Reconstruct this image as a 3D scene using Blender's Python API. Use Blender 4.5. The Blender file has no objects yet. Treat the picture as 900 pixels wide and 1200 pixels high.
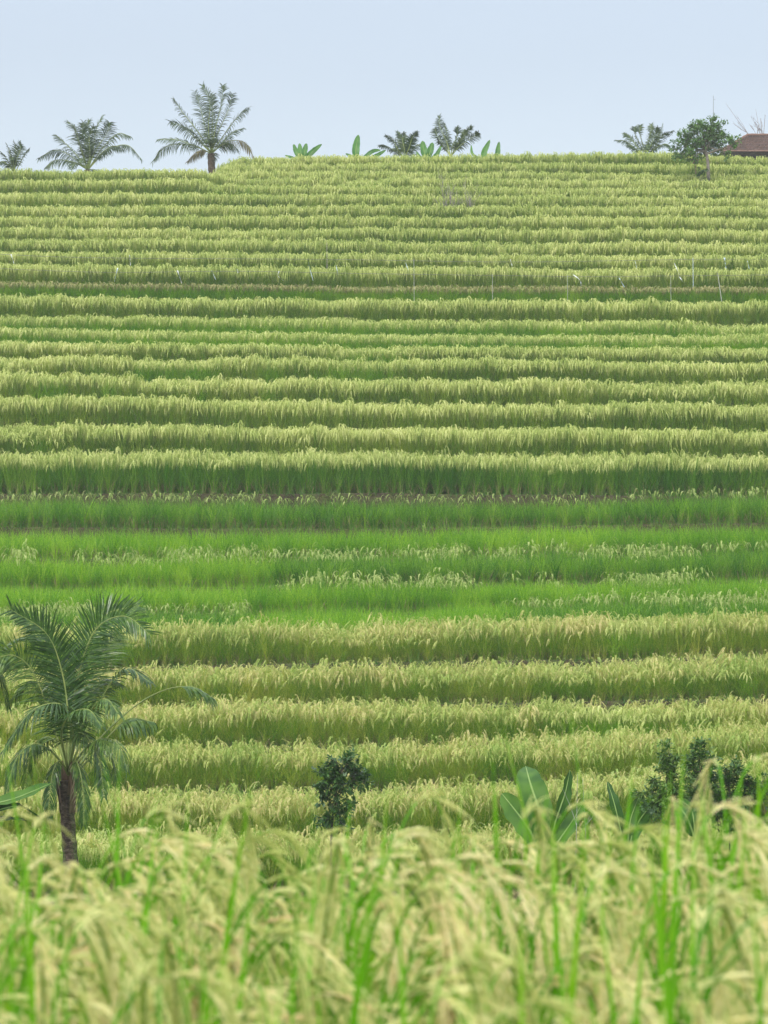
import bpy, math, random
import numpy as np
from mathutils import Vector, Matrix

random.seed(7)
rng = np.random.default_rng(11)
F = 3600.0                      # focal length in pixels of a 900 px wide frame
HY = 660.0                      # eye level row
TH = math.atan((HY - 600.0) / F)
scene = bpy.context.scene
COL = scene.collection

# ------------------------------------------------------------------ helpers
def at(px, py, D):
    a = (px - 450.0) / F; b = (600.0 - py) / F
    Y = math.cos(TH) - b * math.sin(TH); Z = math.sin(TH) + b * math.cos(TH)
    s = D / Y
    return Vector((a * s, D, Z * s))

def ppm(D): return F / D        # pixels per metre at distance D

def link(o, parent=None):
    COL.objects.link(o)
    if parent is not None: o.parent = parent
    return o

def tag(o, label=None, cat=None, group=None, kind=None):
    if label: o['label'] = label
    if cat: o['category'] = cat
    if group: o['group'] = group
    if kind: o['kind'] = kind
    return o

def empty(name, loc, label, cat, group=None):
    o = bpy.data.objects.new(name, None)
    o.location = loc; o.empty_display_size = 0.2
    link(o); tag(o, label, cat, group)
    return o

class MB:
    """collects geometry in world space, builds one mesh object"""
    def __init__(s): s.v = []; s.f = []; s.m = []
    def add(s, vs, fs, mi=0):
        o = len(s.v); s.v.extend([tuple(v) for v in vs])
        for f in fs: s.f.append(tuple(i + o for i in f)); s.m.append(mi)
    def strip(s, pts, ws, side, mi=0, fold=0.0):
        vs = []; n = len(pts)
        for p, w in zip(pts, ws):
            vs.append(p - side * w * 0.5); vs.append(p + side * w * 0.5)
        s.add(vs, [(2*i, 2*i+1, 2*i+3, 2*i+2) for i in range(n-1)], mi)
    def tube(s, pts, rs, seg=7, mi=0, cap=True):
        vs = []; n = len(pts)
        up = Vector((0.13, 0.21, 1)).normalized()
        prev = None
        for i, (p, r) in enumerate(zip(pts, rs)):
            t = (pts[min(i+1, n-1)] - pts[max(i-1, 0)])
            if t.length < 1e-9: t = Vector((0, 0, 1))
            t.normalize()
            if prev is None:
                a = t.cross(Vector((1, 0.1, 0)))
                if a.length < .1: a = t.cross(Vector((0, 1, 0)))
            else: a = prev - t * prev.dot(t)
            a.normalize(); prev = a; b = t.cross(a)
            for k in range(seg):
                c = 2 * math.pi * k / seg
                vs.append(p + (a * math.cos(c) + b * math.sin(c)) * r)
        fs = []
        for i in range(n-1):
            for k in range(seg):
                k2 = (k+1) % seg
                fs.append((i*seg+k, i*seg+k2, (i+1)*seg+k2, (i+1)*seg+k))
        if cap:
            fs.append(tuple(range(seg))[::-1]); fs.append(tuple((n-1)*seg + k for k in range(seg)))
        s.add(vs, fs, mi)
    def box(s, lo, hi, mi=0):
        x0, y0, z0 = lo; x1, y1, z1 = hi
        s.add([(x0,y0,z0),(x1,y0,z0),(x1,y1,z0),(x0,y1,z0),(x0,y0,z1),(x1,y0,z1),(x1,y1,z1),(x0,y1,z1)],
              [(0,3,2,1),(4,5,6,7),(0,1,5,4),(1,2,6,5),(2,3,7,6),(3,0,4,7)], mi)
    def mesh(s, name, mats, smooth=False, origin=None):
        me = bpy.data.meshes.new(name)
        v = s.v
        if origin is not None: v = [(a-origin[0], b-origin[1], c-origin[2]) for a, b, c in v]
        me.from_pydata(v, [], s.f)
        for m in mats: me.materials.append(m)
        me.polygons.foreach_set('material_index', s.m)
        if smooth: me.polygons.foreach_set('use_smooth', [True]*len(s.f))
        me.update(); return me
    def build(s, name, mats, parent=None, smooth=False, origin=None):
        if parent is not None: origin = parent.location
        o = bpy.data.objects.new(name, s.mesh(name, mats, smooth, origin))
        if parent is None and origin is not None: o.location = origin
        return link(o, parent)

def spline(pts, n):
    """Catmull-Rom through pts"""
    P = [pts[0]*2 - pts[1]] + list(pts) + [pts[-1]*2 - pts[-2]]
    out = []; m = len(pts) - 1
    for i in range(n):
        u = i / (n-1) * m; k = min(int(u), m-1); t = u - k
        a, b, c, d = P[k], P[k+1], P[k+2], P[k+3]
        out.append(0.5 * ((b*2) + (c-a)*t + (a*2-b*5+c*4-d)*t*t + (b*3-a-c*3+d)*t*t*t))
    return out

def lerp(a, b, t): return a + (b-a)*t
def snoise(x, seed):           # smooth 1-D value noise, about -1..1
    x = np.asarray(x, float)
    i = np.floor(x).astype(int); f = x - i; f = f*f*(3-2*f)
    def h(n): 
        v = np.sin(n*127.1 + seed*311.7) * 43758.5453
        return (v - np.floor(v))*2 - 1
    return h(i)*(1-f) + h(i+1)*f

# ---------------------------------------------------------------- materials
def nodes(name):
    m = bpy.data.materials.new(name); m.use_nodes = True
    nt = m.node_tree; nt.nodes.clear()
    return m, nt, nt.nodes.new('ShaderNodeOutputMaterial')

def leafmat(name, cols, rough=0.5, trans=0.3, scale=0.35, spec=0.35, detail=25.0, tmul=(1.3, 1.35, 0.7), patch=None, coat=0.0):
    """foliage: colour from a per-plant random plus world-space patches, with light passing through"""
    m, nt, out = nodes(name); N = nt.nodes; L = nt.links
    oi = N.new('ShaderNodeObjectInfo'); geo = N.new('ShaderNodeNewGeometry')
    no = N.new('ShaderNodeTexNoise'); no.inputs['Scale'].default_value = scale; no.inputs['Detail'].default_value = 3
    no2 = N.new('ShaderNodeTexNoise'); no2.inputs['Scale'].default_value = detail; no2.inputs['Detail'].default_value = 1
    L.new(geo.outputs['Position'], no.inputs['Vector']); L.new(geo.outputs['Position'], no2.inputs['Vector'])
    a = N.new('ShaderNodeMath'); a.operation = 'MULTIPLY_ADD'; a.inputs[1].default_value = 0.45; 
    L.new(oi.outputs['Random'], a.inputs[0])
    b = N.new('ShaderNodeMath'); b.operation = 'MULTIPLY'; b.inputs[1].default_value = 0.6; L.new(no.outputs['Fac'], b.inputs[0])
    L.new(b.outputs[0], a.inputs[2])
    c = N.new('ShaderNodeMath'); c.operation = 'MULTIPLY_ADD'; c.inputs[1].default_value = 1.3; c.inputs[2].default_value = -0.67
    L.new(no2.outputs['Fac'], c.inputs[0])
    d = N.new('ShaderNodeMath'); d.operation = 'ADD'; L.new(a.outputs[0], d.inputs[0]); L.new(c.outputs[0], d.inputs[1])
    r = N.new('ShaderNodeValToRGB'); e = r.color_ramp.elements
    e[0].position = 0.15; e[0].color = (*cols[0], 1); e[1].position = 0.85; e[1].color = (*cols[-1], 1)
    for k, cc in enumerate(cols[1:-1]):
        el = e.new(0.15 + 0.7*(k+1)/(len(cols)-1)); el.color = (*cc, 1)
    L.new(d.outputs[0], r.inputs[0])
    p = N.new('ShaderNodeBsdfPrincipled'); p.inputs['Roughness'].default_value = rough
    p.inputs['Specular IOR Level'].default_value = spec
    L.new(r.outputs[0], p.inputs['Base Color'])
    if trans > 0:
        tr = N.new('ShaderNodeBsdfTranslucent'); mx = N.new('ShaderNodeMixShader'); mx.inputs[0].default_value = trans
        mu = N.new('ShaderNodeMix'); mu.data_type = 'RGBA'; mu.blend_type = 'MULTIPLY'; mu.inputs[0].default_value = 1
        L.new(r.outputs[0], mu.inputs[6]); mu.inputs[7].default_value = (*tmul, 1)
        L.new(mu.outputs[2], tr.inputs['Color'])
        L.new(p.outputs[0], mx.inputs[1]); L.new(tr.outputs[0], mx.inputs[2]); L.new(mx.outputs[0], out.inputs[0])
    else: L.new(p.outputs[0], out.inputs[0])
    return m

def roughmat(name, c0, c1, scale=3.0, rough=0.9, bump=0.3, c2=None, stretch=None, spec=0.2):
    m, nt, out = nodes(name); N = nt.nodes; L = nt.links
    geo = N.new('ShaderNodeNewGeometry'); mp = N.new('ShaderNodeMapping')
    if stretch: mp.inputs['Scale'].default_value = stretch
    L.new(geo.outputs['Position'], mp.inputs['Vector'])
    no = N.new('ShaderNodeTexNoise'); no.inputs['Scale'].default_value = scale; no.inputs['Detail'].default_value = 8
    no.inputs['Roughness'].default_value = 0.7
    L.new(mp.outputs[0], no.inputs['Vector'])
    r = N.new('ShaderNodeValToRGB'); e = r.color_ramp.elements
    e[0].position = 0.35; e[0].color = (*c0, 1); e[1].position = 0.68; e[1].color = (*c1, 1)
    if c2: el = e.new(0.5); el.color = (*c2, 1)
    L.new(no.outputs['Fac'], r.inputs[0])
    p = N.new('ShaderNodeBsdfPrincipled'); p.inputs['Roughness'].default_value = rough
    p.inputs['Specular IOR Level'].default_value = spec
    L.new(r.outputs[0], p.inputs['Base Color'])
    bp = N.new('ShaderNodeBump'); bp.inputs['Strength'].default_value = bump; bp.inputs['Distance'].default_value = 0.05
    L.new(no.outputs['Fac'], bp.inputs['Height']); L.new(bp.outputs[0], p.inputs['Normal'])
    L.new(p.outputs[0], out.inputs[0])
    return m

M = {}
M['pan_pale'] = leafmat('pale_panicle', [(.32,.42,.10),(.52,.59,.19),(.68,.70,.30)], .75, .28, .12, .15, 30, (1.0,1.0,.75))
M['pan_gold'] = leafmat('golden_panicle', [(.28,.42,.09),(.48,.54,.16),(.68,.60,.29)], .75, .28, .4, .15, 24, (1.05,1.0,.75))
M['pan_new']  = leafmat('young_panicle', [(.30,.44,.10),(.54,.60,.24)], .75, .3, .3, .15, 18, (1,1,.8))
M['pan_brown'] = leafmat('brown_seed_head', [(.24,.27,.09),(.36,.32,.15),(.30,.36,.12)], .85, .2, .5, .1, 14, (1,1,1))
M['leaf_ripe'] = leafmat('ripe_rice_leaf', [(.07,.19,.012),(.18,.33,.025),(.42,.50,.09)], .5, .42, .12, .3, 40)
M['leaf_deep'] = leafmat('deep_green_rice_leaf', [(.03,.135,.006),(.09,.26,.012),(.28,.44,.05)], .5, .42, .2, .3, 40)
M['leaf_green'] = leafmat('bright_green_rice_leaf', [(.06,.21,.006),(.17,.38,.012),(.38,.56,.05)], .5, .45, .16, .3, 40)
M['leaf_gold'] = leafmat('yellowing_rice_leaf', [(.07,.21,.008),(.20,.35,.018),(.54,.54,.12)], .55, .42, .45, .25, 36)
M['leaf_dead'] = leafmat('withered_leaf', [(.22,.16,.09),(.36,.28,.15),(.46,.38,.2)], .8, .15, .6, .1, 9, (1,1,1))
M['leaf_fg'] = leafmat('close_rice_leaf', [(.09,.30,.01),(.15,.40,.012),(.24,.48,.025)], .45, .45, .9, .35, 4)
M['pan_fg'] = leafmat('close_rice_grain', [(.54,.60,.19),(.76,.76,.35),(.88,.80,.47)], .7, .35, 1.7, .2, 6, (1.0,1.0,.75))
M['pan_fg2'] = leafmat('blushed_rice_grain', [(.80,.64,.36),(.84,.76,.42)], .7, .35, 1.7, .2, 6, (1.0,1.0,.75))
M['weed'] = leafmat('weed_leaf', [(.06,.17,.03),(.11,.26,.05),(.2,.34,.09)], .5, .35, .5, .3, 10)
M['palm'] = leafmat('palm_leaflet', [(.025,.075,.012),(.055,.13,.02),(.15,.25,.04)], .32, .2, 1.2, .45, 12)
M['palm_far'] = leafmat('far_palm_leaflet', [(.015,.042,.015),(.03,.07,.022),(.08,.13,.042)], .4, .25, .9, .4, 3)
M['rachis'] = roughmat('palm_rachis', (.16,.24,.07), (.34,.38,.12), 3, .5, .05)
M['dryfrond'] = leafmat('dry_palm_leaflet', [(.22,.19,.12),(.33,.28,.18)], .7, .2, .9, .2, 3, (1,1,1))
M['trunk'] = roughmat('palm_trunk', (.035,.026,.02), (.22,.17,.13), 11, .95, .9, (.09,.065,.05), (1,1,2.0))
M['fibre'] = roughmat('palm_fibre', (.07,.045,.03), (.30,.2,.14), 7, .95, .6, None, (2,2,.4))
M['banana'] = leafmat('banana_leaf', [(.025,.085,.010),(.045,.13,.015),(.09,.20,.025)], .5, .3, .8, .2, 3)
M['banana_far'] = leafmat('far_banana_leaf', [(.04,.15,.025),(.065,.21,.035),(.10,.26,.05)], .45, .4, .8, .4, 3)
M['bananarib'] = roughmat('banana_midrib', (.16,.28,.07), (.26,.36,.11), 3, .5, .03)
M['shrub'] = leafmat('dark_shrub_leaf', [(.025,.08,.02),(.05,.13,.03),(.11,.22,.05)], .35, .3, 2.5, .5, 16)
M['shrub2'] = leafmat('shrub_leaf', [(.03,.09,.02),(.08,.18,.035),(.24,.36,.09)], .4, .3, 2.2, .4, 16)
M['treeleaf'] = leafmat('tree_leaf', [(.03,.09,.03),(.07,.16,.045),(.15,.28,.07)], .45, .3, 1.3, .4, 4)
M['bark'] = roughmat('grey_bark', (.12,.10,.08), (.33,.30,.26), 6, .95, .6)
M['bark_dark'] = roughmat('dark_bark', (.05,.045,.035), (.14,.12,.09), 8, .95, .6)
M['twig'] = roughmat('dry_twig', (.20,.17,.17), (.34,.3,.3), 5, .9, .2)
M['whitewood'] = roughmat('bleached_wood', (.28,.29,.24), (.46,.47,.42), 12, .8, .2)
M['plastic'] = roughmat('white_plastic', (.7,.75,.77), (.86,.88,.88), 4, .4, .1, spec=.5)
M['blueplastic'] = roughmat('pale_blue_plastic', (.45,.62,.72), (.75,.82,.85), 20, .4, .1, spec=.5)
M['string'] = roughmat('line_cord', (.14,.13,.13), (.26,.24,.24), 4, .8, .1)
M['cloth'] = roughmat('pale_cloth', (.5,.52,.6), (.75,.77,.82), 5, .9, .3)
M['cloth2'] = roughmat('faded_red_cloth', (.3,.16,.15), (.42,.26,.24), 5, .9, .3)
M['tile'] = roughmat('clay_roof_tile', (.035,.022,.02), (.12,.068,.053), 3.5, .9, .3, (.075,.043,.034))
M['tiletrim'] = roughmat('weathered_clay_ridge', (.16,.09,.07), (.28,.18,.14), 5, .9, .3)
M['wall'] = roughmat('hut_wall', (.07,.06,.055), (.14,.12,.1), 3, .9, .2)
M['timber'] = roughmat('dark_timber', (.05,.04,.03), (.12,.09,.06), 6, .9, .2)
M['metal'] = roughmat('grey_mast', (.2,.21,.22), (.3,.31,.33), 6, .6, .05)

def soilmat():
    m, nt, out = nodes('terrace_soil'); N = nt.nodes; L = nt.links
    geo = N.new('ShaderNodeNewGeometry')
    a = N.new('ShaderNodeTexNoise'); a.inputs['Scale'].default_value = 1.3; a.inputs['Detail'].default_value = 9; a.inputs['Roughness'].default_value = .7
    b = N.new('ShaderNodeTexNoise'); b.inputs['Scale'].default_value = 14; b.inputs['Detail'].default_value = 6
    L.new(geo.outputs['Position'], a.inputs['Vector']); L.new(geo.outputs['Position'], b.inputs['Vector'])
    r = N.new('ShaderNodeValToRGB'); e = r.color_ramp.elements
    e[0].position = .3; e[0].color = (.045,.038,.022,1); e[1].position = .6; e[1].color = (.08,.11,.03,1)
    x = e.new(.48); x.color = (.075,.065,.034,1)
    L.new(a.outputs['Fac'], r.inputs[0])
    mu = N.new('ShaderNodeMix'); mu.data_type = 'RGBA'; mu.blend_type = 'OVERLAY'; mu.inputs[0].default_value = .7
    L.new(r.outputs[0], mu.inputs[6]); L.new(b.outputs['Fac'], mu.inputs[7])
    p = N.new('ShaderNodeBsdfPrincipled'); p.inputs['Roughness'].default_value = .95; p.inputs['Specular IOR Level'].default_value = .15
    L.new(mu.outputs[2], p.inputs['Base Color'])
    bp = N.new('ShaderNodeBump'); bp.inputs['Strength'].default_value = .8; bp.inputs['Distance'].default_value = .08
    L.new(b.outputs['Fac'], bp.inputs['Height']); L.new(bp.outputs[0], p.inputs['Normal'])
    L.new(p.outputs[0], out.inputs[0]); return m
M['soil'] = soilmat()

# ------------------------------------------------------------- terrace rows
# (y of the canopy at px 0 / 450 / 900 or control points, kind, plant height, distance step from the previous row)
ROWS = [
 ((990,988,980), 'gold', .78, 0.0),
 ((941,938,905), 'gold', .78, 3.4),
 ((884,876,860), 'gold', .78, 3.6),
 ((837,829,829), 'gold', .76, 3.4),
 ((790,782,774), 'gold', .78, 3.3),
 ((741,732,726), 'gold', .80, 3.3),
 ((712,706,696), 'green', .70, 3.4),
 ((682,677,671), 'green', .70, 3.2),
 ((649,642,638), 'green', .74, 3.2),
 ((614,613,607), 'green', .74, 3.1),
 ((577,580,572), 'greendeep', .74, 3.1),
 ((533,533,537), 'tall', .90, 2.9),
 ((498,502,506), 'pale', .88, 2.9),
 ((465,474,476), 'pale', .86, 2.9),
 ((438,445,447), 'pale', .86, 2.7),
 ((418,421,426), 'pale', .80, 2.5),
 ((401,406,409), 'pale', .72, 2.4),
 ((384,392,391), 'mixed', .70, 2.4),
 ((369,374,377), 'mixed', .76, 2.4),
 ((347,352,354), 'pale', .82, 2.6),
 ((330,335,336), 'brown', .46, 2.6),
 ((310,314,315), 'pale', .92, 2.7),
 ((295,298,300), 'pale', .86, 2.7),
 ((280,283,285), 'pale', .86, 2.8),
 ((267,268,270), 'pale', .86, 2.8),
 ((254,254,255), 'pale', .84, 2.9),
 ((242,240,242), 'pale', .84, 2.9),
 ((226,228,233), 'pale', .84, 3.2),
 (((0,211),(225,211),(262,216),(450,217),(900,222)), 'pale', .84, 3.3),
 (((0,199.5),(230,198),(262,205),(290,208),(450,208),(900,212)), 'pale', .84, 3.3),
 (((0,214),(238,212),(266,201),(300,200),(450,200),(820,205),(845,202),(900,202)), 'pale', .84, 2.6),
 (((0,214),(240,213),(268,193),(450,191),(820,192),(900,194)), 'pale', .84, 3.0),
 (((0,214),(240,213),(268,187),(300,184),(450,183),(600,181),(800,179),(860,182),(900,184)), 'pale', .84, 3.2),
]
D0 = 57.0
rows = []
d = D0
for k, (ys, kind, h, t) in enumerate(ROWS):
    d += t
    if not isinstance(ys[0], tuple): ys = ((0, ys[0]), (450, ys[1]), (900, ys[2]))
    rows.append(dict(D=d, ys=ys, kind=kind, h=h*(1.42 if 'green' in kind else 1.34 if kind == 'tall' else 1.6 if kind == 'brown' else 1.16), k=k))
NR = len(rows)

def lipD(r, x):
    x = np.asarray(x, float)
    return r['D'] + 0.9*np.sin(x*0.075 + r['k']*0.10) + 0.30*snoise(x*0.21, 3.1 + r['k']*0.37) + .12*snoise(x*.9, r['k']+.5)
def lipZ(r, x):
    """ground height at the lip"""
    Dk = lipD(r, x)
    px = 450 + F*np.asarray(x, float)/Dk
    y = np.interp(px, [p[0] for p in r['ys']], [p[1] for p in r['ys']])
    y = y + 0.9*snoise(px/110.0, r['k']*1.7)
    b = (600.0 - y)/F
    return Dk*(math.sin(TH)+b*math.cos(TH))/(math.cos(TH)-b*math.sin(TH)) - r['h']

XS = np.concatenate([[-330,-120,-75], np.arange(-52, 52.01, 0.4), [75,120,330]])
FGZ = -1.47                      # ground under the close rice
def profile_arrays(xs):
    """list of (D array, z array) over the sections of the terrain, near to far"""
    xs = np.asarray(xs, float); S = []
    o = np.ones_like(xs)
    S.append((-60*o, FGZ*o - .6))
    S.append((-12*o, FGZ*o))
    lip = 5.9 + .25*snoise(xs*.5, 9)
    for dd in (0, 2, 4): S.append((dd*o, FGZ + .02*snoise(xs*3+dd, 5)))
    S.append((lip, FGZ*o))
    S.append((lip+.8, FGZ*o - .9)); S.append((lip+3, FGZ*o-2.4))
    z0 = lipZ(rows[0], xs) - .55
    S.append((16*o, z0 - .2)); S.append((30*o, z0 - .35 + .12*snoise(xs*.4, 2))); S.append((46*o, z0 - .2 + .1*snoise(xs*.4, 4)))
    prevz = z0
    for r in rows:
        D = lipD(r, xs); z = lipZ(r, xs)
        S.append((D - .34, np.minimum(prevz + .03, z + .3) if r['k'] < NR-3 else prevz + .03))
        S.append((D - .20, lerp(prevz, z, .55) + .03*snoise(xs*2.3, r['k'])))
        S.append((D - .07, z - .02))
        S.append((D, z + .03))          # low bund along the lip
        S.append((D + .25, z))
        prevz = z
    D, z = S[-1]
    S.append((D+9, z - .25)); S.append((D+16, z - 1.0)); S.append((D+60, z - 5)); S.append((o*300, z - 14)); S.append((o*420, z*0 - 12))
    return S
SECT = profile_arrays(XS)
def ground(x, D):
    S = profile_arrays([x]); ds = [s[0][0] for s in S]; zs = [s[1][0] for s in S]
    return float(np.interp(D, ds, zs))

def build_ground():
    nx = len(XS); vs = []
    for Dd, z in SECT: vs += [(float(x), float(a), float(b)) for x, a, b in zip(XS, Dd, z)]
    fs = []
    for j in range(len(SECT)-1):
        for i in range(nx-1):
            a = j*nx+i; fs.append((a, a+1, a+nx+1, a+nx))
    mb = MB(); mb.add(vs, fs)
    o = mb.build('ground', [M['soil']], smooth=False)
    tag(o, 'terraced hillside of brown earth steps under the rice', None, None, 'structure')
build_ground()

# -------------------------------------------------------- plant prototypes
def rv(a, b): return random.uniform(a, b)
def dirv(az): return Vector((math.cos(az), math.sin(az), 0))

def blade(mb, base, az, h, lean, droop, w, mi, n=5, twist=0.0):
    d = dirv(az); pts = []; ws = []
    side = dirv(az + math.pi/2 + twist)
    for i in range(n+1):
        t = i/n
        pts.append(base + d*(lean*t + droop*t**2.6) + Vector((0,0,h*(t - 0.42*droop/max(h,.1)*t**3.2))))
        ws.append(w*(0.65 + 0.6*t - 1.2*t*t) if i < n else w*.03)
    mb.strip(pts, ws, side, mi)

def panicle_simple(mb, base, az, h, L, mi, wid=.011, reach=.1):
    """a culm that arches over with a drooping head of short branchlets"""
    d = dirv(az); top = base + d*.05 + Vector((0,0,h*.88))
    P = spline([base + Vector((0,0,h*.55)), top, base + d*(.06+reach*.5) + Vector((0,0,h)), base + d*(.06+reach*1.15) + Vector((0,0,h-L*.38)), base + d*(.06+reach*1.45) + Vector((0,0,h-L))], 11)
    side = dirv(az+math.pi/2)
    for k in range(3):
        off = [(-.012,0),(.012,.0),(0,.012)][k]
        q = P[4:]; m = len(q)
        pts = [p + side*off[0]*(1.3*math.sin(math.pi*min(1,(i+1)/m))) + d*off[1] + Vector((rv(-.006,.006), rv(-.006,.006), rv(-.01,.01))) for i, p in enumerate(q)]
        ws = [wid*(.35 + 1.0*math.sin(math.pi*(i+.6)/m))*rv(.7,1.25) for i in range(m)]
        sd = (side*rv(.5,1) + d*rv(-.9,.9)).normalized()
        mb.strip(pts, ws, sd, mi)
    mb.strip(P[:5], [.004]*5, side, 0)

def proto_rice(nleaf, npan, h, wid, dead=5, lean=.16, upright=.0, L=.24, pw=.011, extra=0, jitter=.06):
    """material slots: 0 leaf, 1 panicle, 2 withered"""
    mb = MB()
    for i in range(nleaf):
        az = rv(0, 2*math.pi); b = dirv(rv(0,6.3))*rv(0,.07)
        hh = h*rv(.5,.98)
        blade(mb, b, az, hh, rv(.02,lean), rv(.03,.36)*(1-upright), wid*rv(.7,1.2), 0, 6, rv(-.7,.7))
    for i in range(npan):
        az = rv(0, 2*math.pi); b = dirv(rv(0,6.3))*rv(0,.07)
        panicle_simple(mb, b, az, h*rv(.84,1.04)+rv(-jitter,jitter)*.4, L*rv(.8,1.2), 1, pw, rv(.06,.15))
    for i in range(dead):
        az = rv(0, 2*math.pi); b = dirv(rv(0,6.3))*rv(0,.07)
        blade(mb, b, az, h*rv(.2,.5), rv(.05,.22), rv(.05,.25), wid*.8, 2, 4, rv(-1,1))
    return mb

def proto_set(name, n, fn, mats):
    c = bpy.data.collections.new(name)
    for i in range(n):
        me = fn(i).mesh(name, mats)
        o = bpy.data.objects.new(name, me); c.objects.link(o)
    return c

P = {}
P['pale'] = proto_set('pale_rice_clump', 9, lambda i: proto_rice(18, (20,15,23,12,19,22,17,8,23)[i], (1,.96,1.04,.93,1.02,1,.97,.9,1.06)[i], .015, 4, .36, -.2, .24, .0105, jitter=.26), [M['leaf_ripe'], M['pan_pale'], M['leaf_dead']])
P['tall'] = proto_set('tall_rice_clump', 7, lambda i: proto_rice(24, (18,14,11,19,16,14,8)[i], 1.0, .016, 8, .34, -.2, .17, .009, jitter=.16), [M['leaf_deep'], M['pan_pale'], M['leaf_dead']])
P['mixed'] = proto_set('mixed_rice_clump', 6, lambda i: proto_rice(26, (16, 6, 10, 18, 5, 13)[i], 1.0, .014, 5, .30, .0, .2, .010, jitter=.2), [M['leaf_green'], M['pan_pale'], M['leaf_dead']])
P['gold'] = proto_set('golden_rice_clump', 9, lambda i: proto_rice(27, (16,11,18,6,17,13,9,15,4)[i], (1,.95,1.03,.9,1,1.05,.96,.92,1)[i], .011, 10, .40, -.4, .2, .0085, jitter=.34), [M['leaf_gold'], M['pan_gold'], M['leaf_dead']])
P['green'] = proto_set('green_rice_clump', 7, lambda i: proto_rice(21, 0, (1,.92,1.06,.96,1,.86,1.04)[i], .021, 6, .36, .2), [M['leaf_green'], M['pan_new'], M['leaf_dead']])
P['deep'] = proto_set('deep_green_rice_clump', 6, lambda i: proto_rice(20, (0,0,1,0,0,2)[i], 1.0, .021, 7, .36, .1, .14, .009), [M['leaf_deep'], M['pan_new'], M['leaf_dead']])
P['newpan'] = proto_set('young_rice_clump', 6, lambda i: proto_rice(22, (7,5,3,6,4,5)[i], 1.0, .014, 4, .3, .1, .14, .010, jitter=.15), [M['leaf_green'], M['pan_new'], M['leaf_dead']])
P['brown'] = proto_set('brown_grass_clump', 4, lambda i: proto_rice(28, 12, 1.0, .015, 5, .4, .4, .22, .010), [M['leaf_green'], M['pan_brown'], M['leaf_dead']])
P['bank'] = proto_set('bank_grass_clump', 6, lambda i: proto_rice(13, 0, 1.0, .02, (14, 5, 2, 8, 3, 12)[i], .5, 0), [M['weed'], M['pan_brown'], M['leaf_dead']])
P['weed'] = proto_set('weed_clump', 4, lambda i: proto_rice(30, 0, 1.0, .05, 3, .6, 0), [M['weed'], M['pan_new'], M['leaf_dead']])

def scatter(name, label, cat, pts, rots, scls, idx, coll):
    me = bpy.data.meshes.new(name); n = len(pts)
    pts = np.asarray(pts, np.float32)
    me.vertices.add(n); me.vertices.foreach_set('co', pts.ravel())
    for an, dt, arr in (('rot','FLOAT_VECTOR',rots), ('scl','FLOAT_VECTOR',scls)):
        a = me.attributes.new(an, dt, 'POINT'); a.data.foreach_set('vector', np.asarray(arr, np.float32).ravel())
    a = me.attributes.new('idx', 'INT', 'POINT'); a.data.foreach_set('value', np.asarray(idx, np.int32))
    o = link(bpy.data.objects.new(name, me)); tag(o, label, cat, None, 'stuff')
    ng = bpy.data.node_groups.new(name, 'GeometryNodeTree')
    ng.interface.new_socket('Geometry', in_out='INPUT', socket_type='NodeSocketGeometry')
    ng.interface.new_socket('Geometry', in_out='OUTPUT', socket_type='NodeSocketGeometry')
    N = ng.nodes; L = ng.links
    gi = N.new('NodeGroupInput'); go = N.new('NodeGroupOutput'); ip = N.new('GeometryNodeInstanceOnPoints')
    ci = N.new('GeometryNodeCollectionInfo'); ci.inputs['Collection'].default_value = coll
    ci.inputs['Separate Children'].default_value = True; ci.inputs['Reset Children'].default_value = True
    ip.inputs['Pick Instance'].default_value = True
    def na(nm, t):
        q = N.new('GeometryNodeInputNamedAttribute'); q.data_type = t; q.inputs['Name'].default_value = nm; return q.outputs[0]
    L.new(gi.outputs[0], ip.inputs['Points']); L.new(ci.outputs[0], ip.inputs['Instance'])
    L.new(na('idx','INT'), ip.inputs['Instance Index'])
    L.new(na('rot','FLOAT_VECTOR'), ip.inputs['Rotation']); L.new(na('scl','FLOAT_VECTOR'), ip.inputs['Scale'])
    L.new(ip.outputs[0], go.inputs[0])
    md = o.modifiers.new('scatter', 'NODES'); md.node_group = ng
    return o

class Pts:
    def __init__(s): s.p = []; s.r = []; s.s = []
    def put(s, x, y, z, h, w=1.0, tilt=.08):
        n = len(x)
        s.p.append(np.stack([x, y, z], 1))
        s.r.append(np.stack([rng.normal(0, tilt, n), rng.normal(0.03, tilt, n), rng.uniform(0, 6.283, n)], 1))
        s.s.append(np.stack([w*rng.uniform(.85,1.2,n)*np.ones(n), w*rng.uniform(.85,1.2,n)*np.ones(n), h], 1))
    def go(s, name, label, cat, coll):
        p = np.concatenate(s.p); 
        return scatter(name, label, cat, p, np.concatenate(s.r), np.concatenate(s.s), rng.integers(0, len(coll.objects), len(p)), coll)

B = {k: Pts() for k in ('pale_mid','pale_up','tall','mixed','gold','green','deep','newpan','brown','bank','weed')}
def rowpts(r, nxt, dx, dy, y0=.12, margin=.35, full=None):
    xlim = 0.125*r['D']*1.28 + 3
    x = np.arange(-xlim, xlim, dx)
    Dl = lipD(r, x); Dn = (lipD(nxt, x) - margin) if nxt else Dl + 8
    out = []
    depth = y0
    while depth < 9:
        y = Dl + depth + rng.normal(0, .03, len(x))
        xx = x + rng.normal(0, dx*.28, len(x))
        ok = y < Dn
        if not ok.any(): break
        out.append((xx[ok], y[ok], np.full(ok.sum(), depth)))
        depth += dy
    x = np.concatenate([o[0] for o in out]); y = np.concatenate([o[1] for o in out]); dd = np.concatenate([o[2] for o in out])
    return x, y, lipZ(r, x), dd

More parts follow.
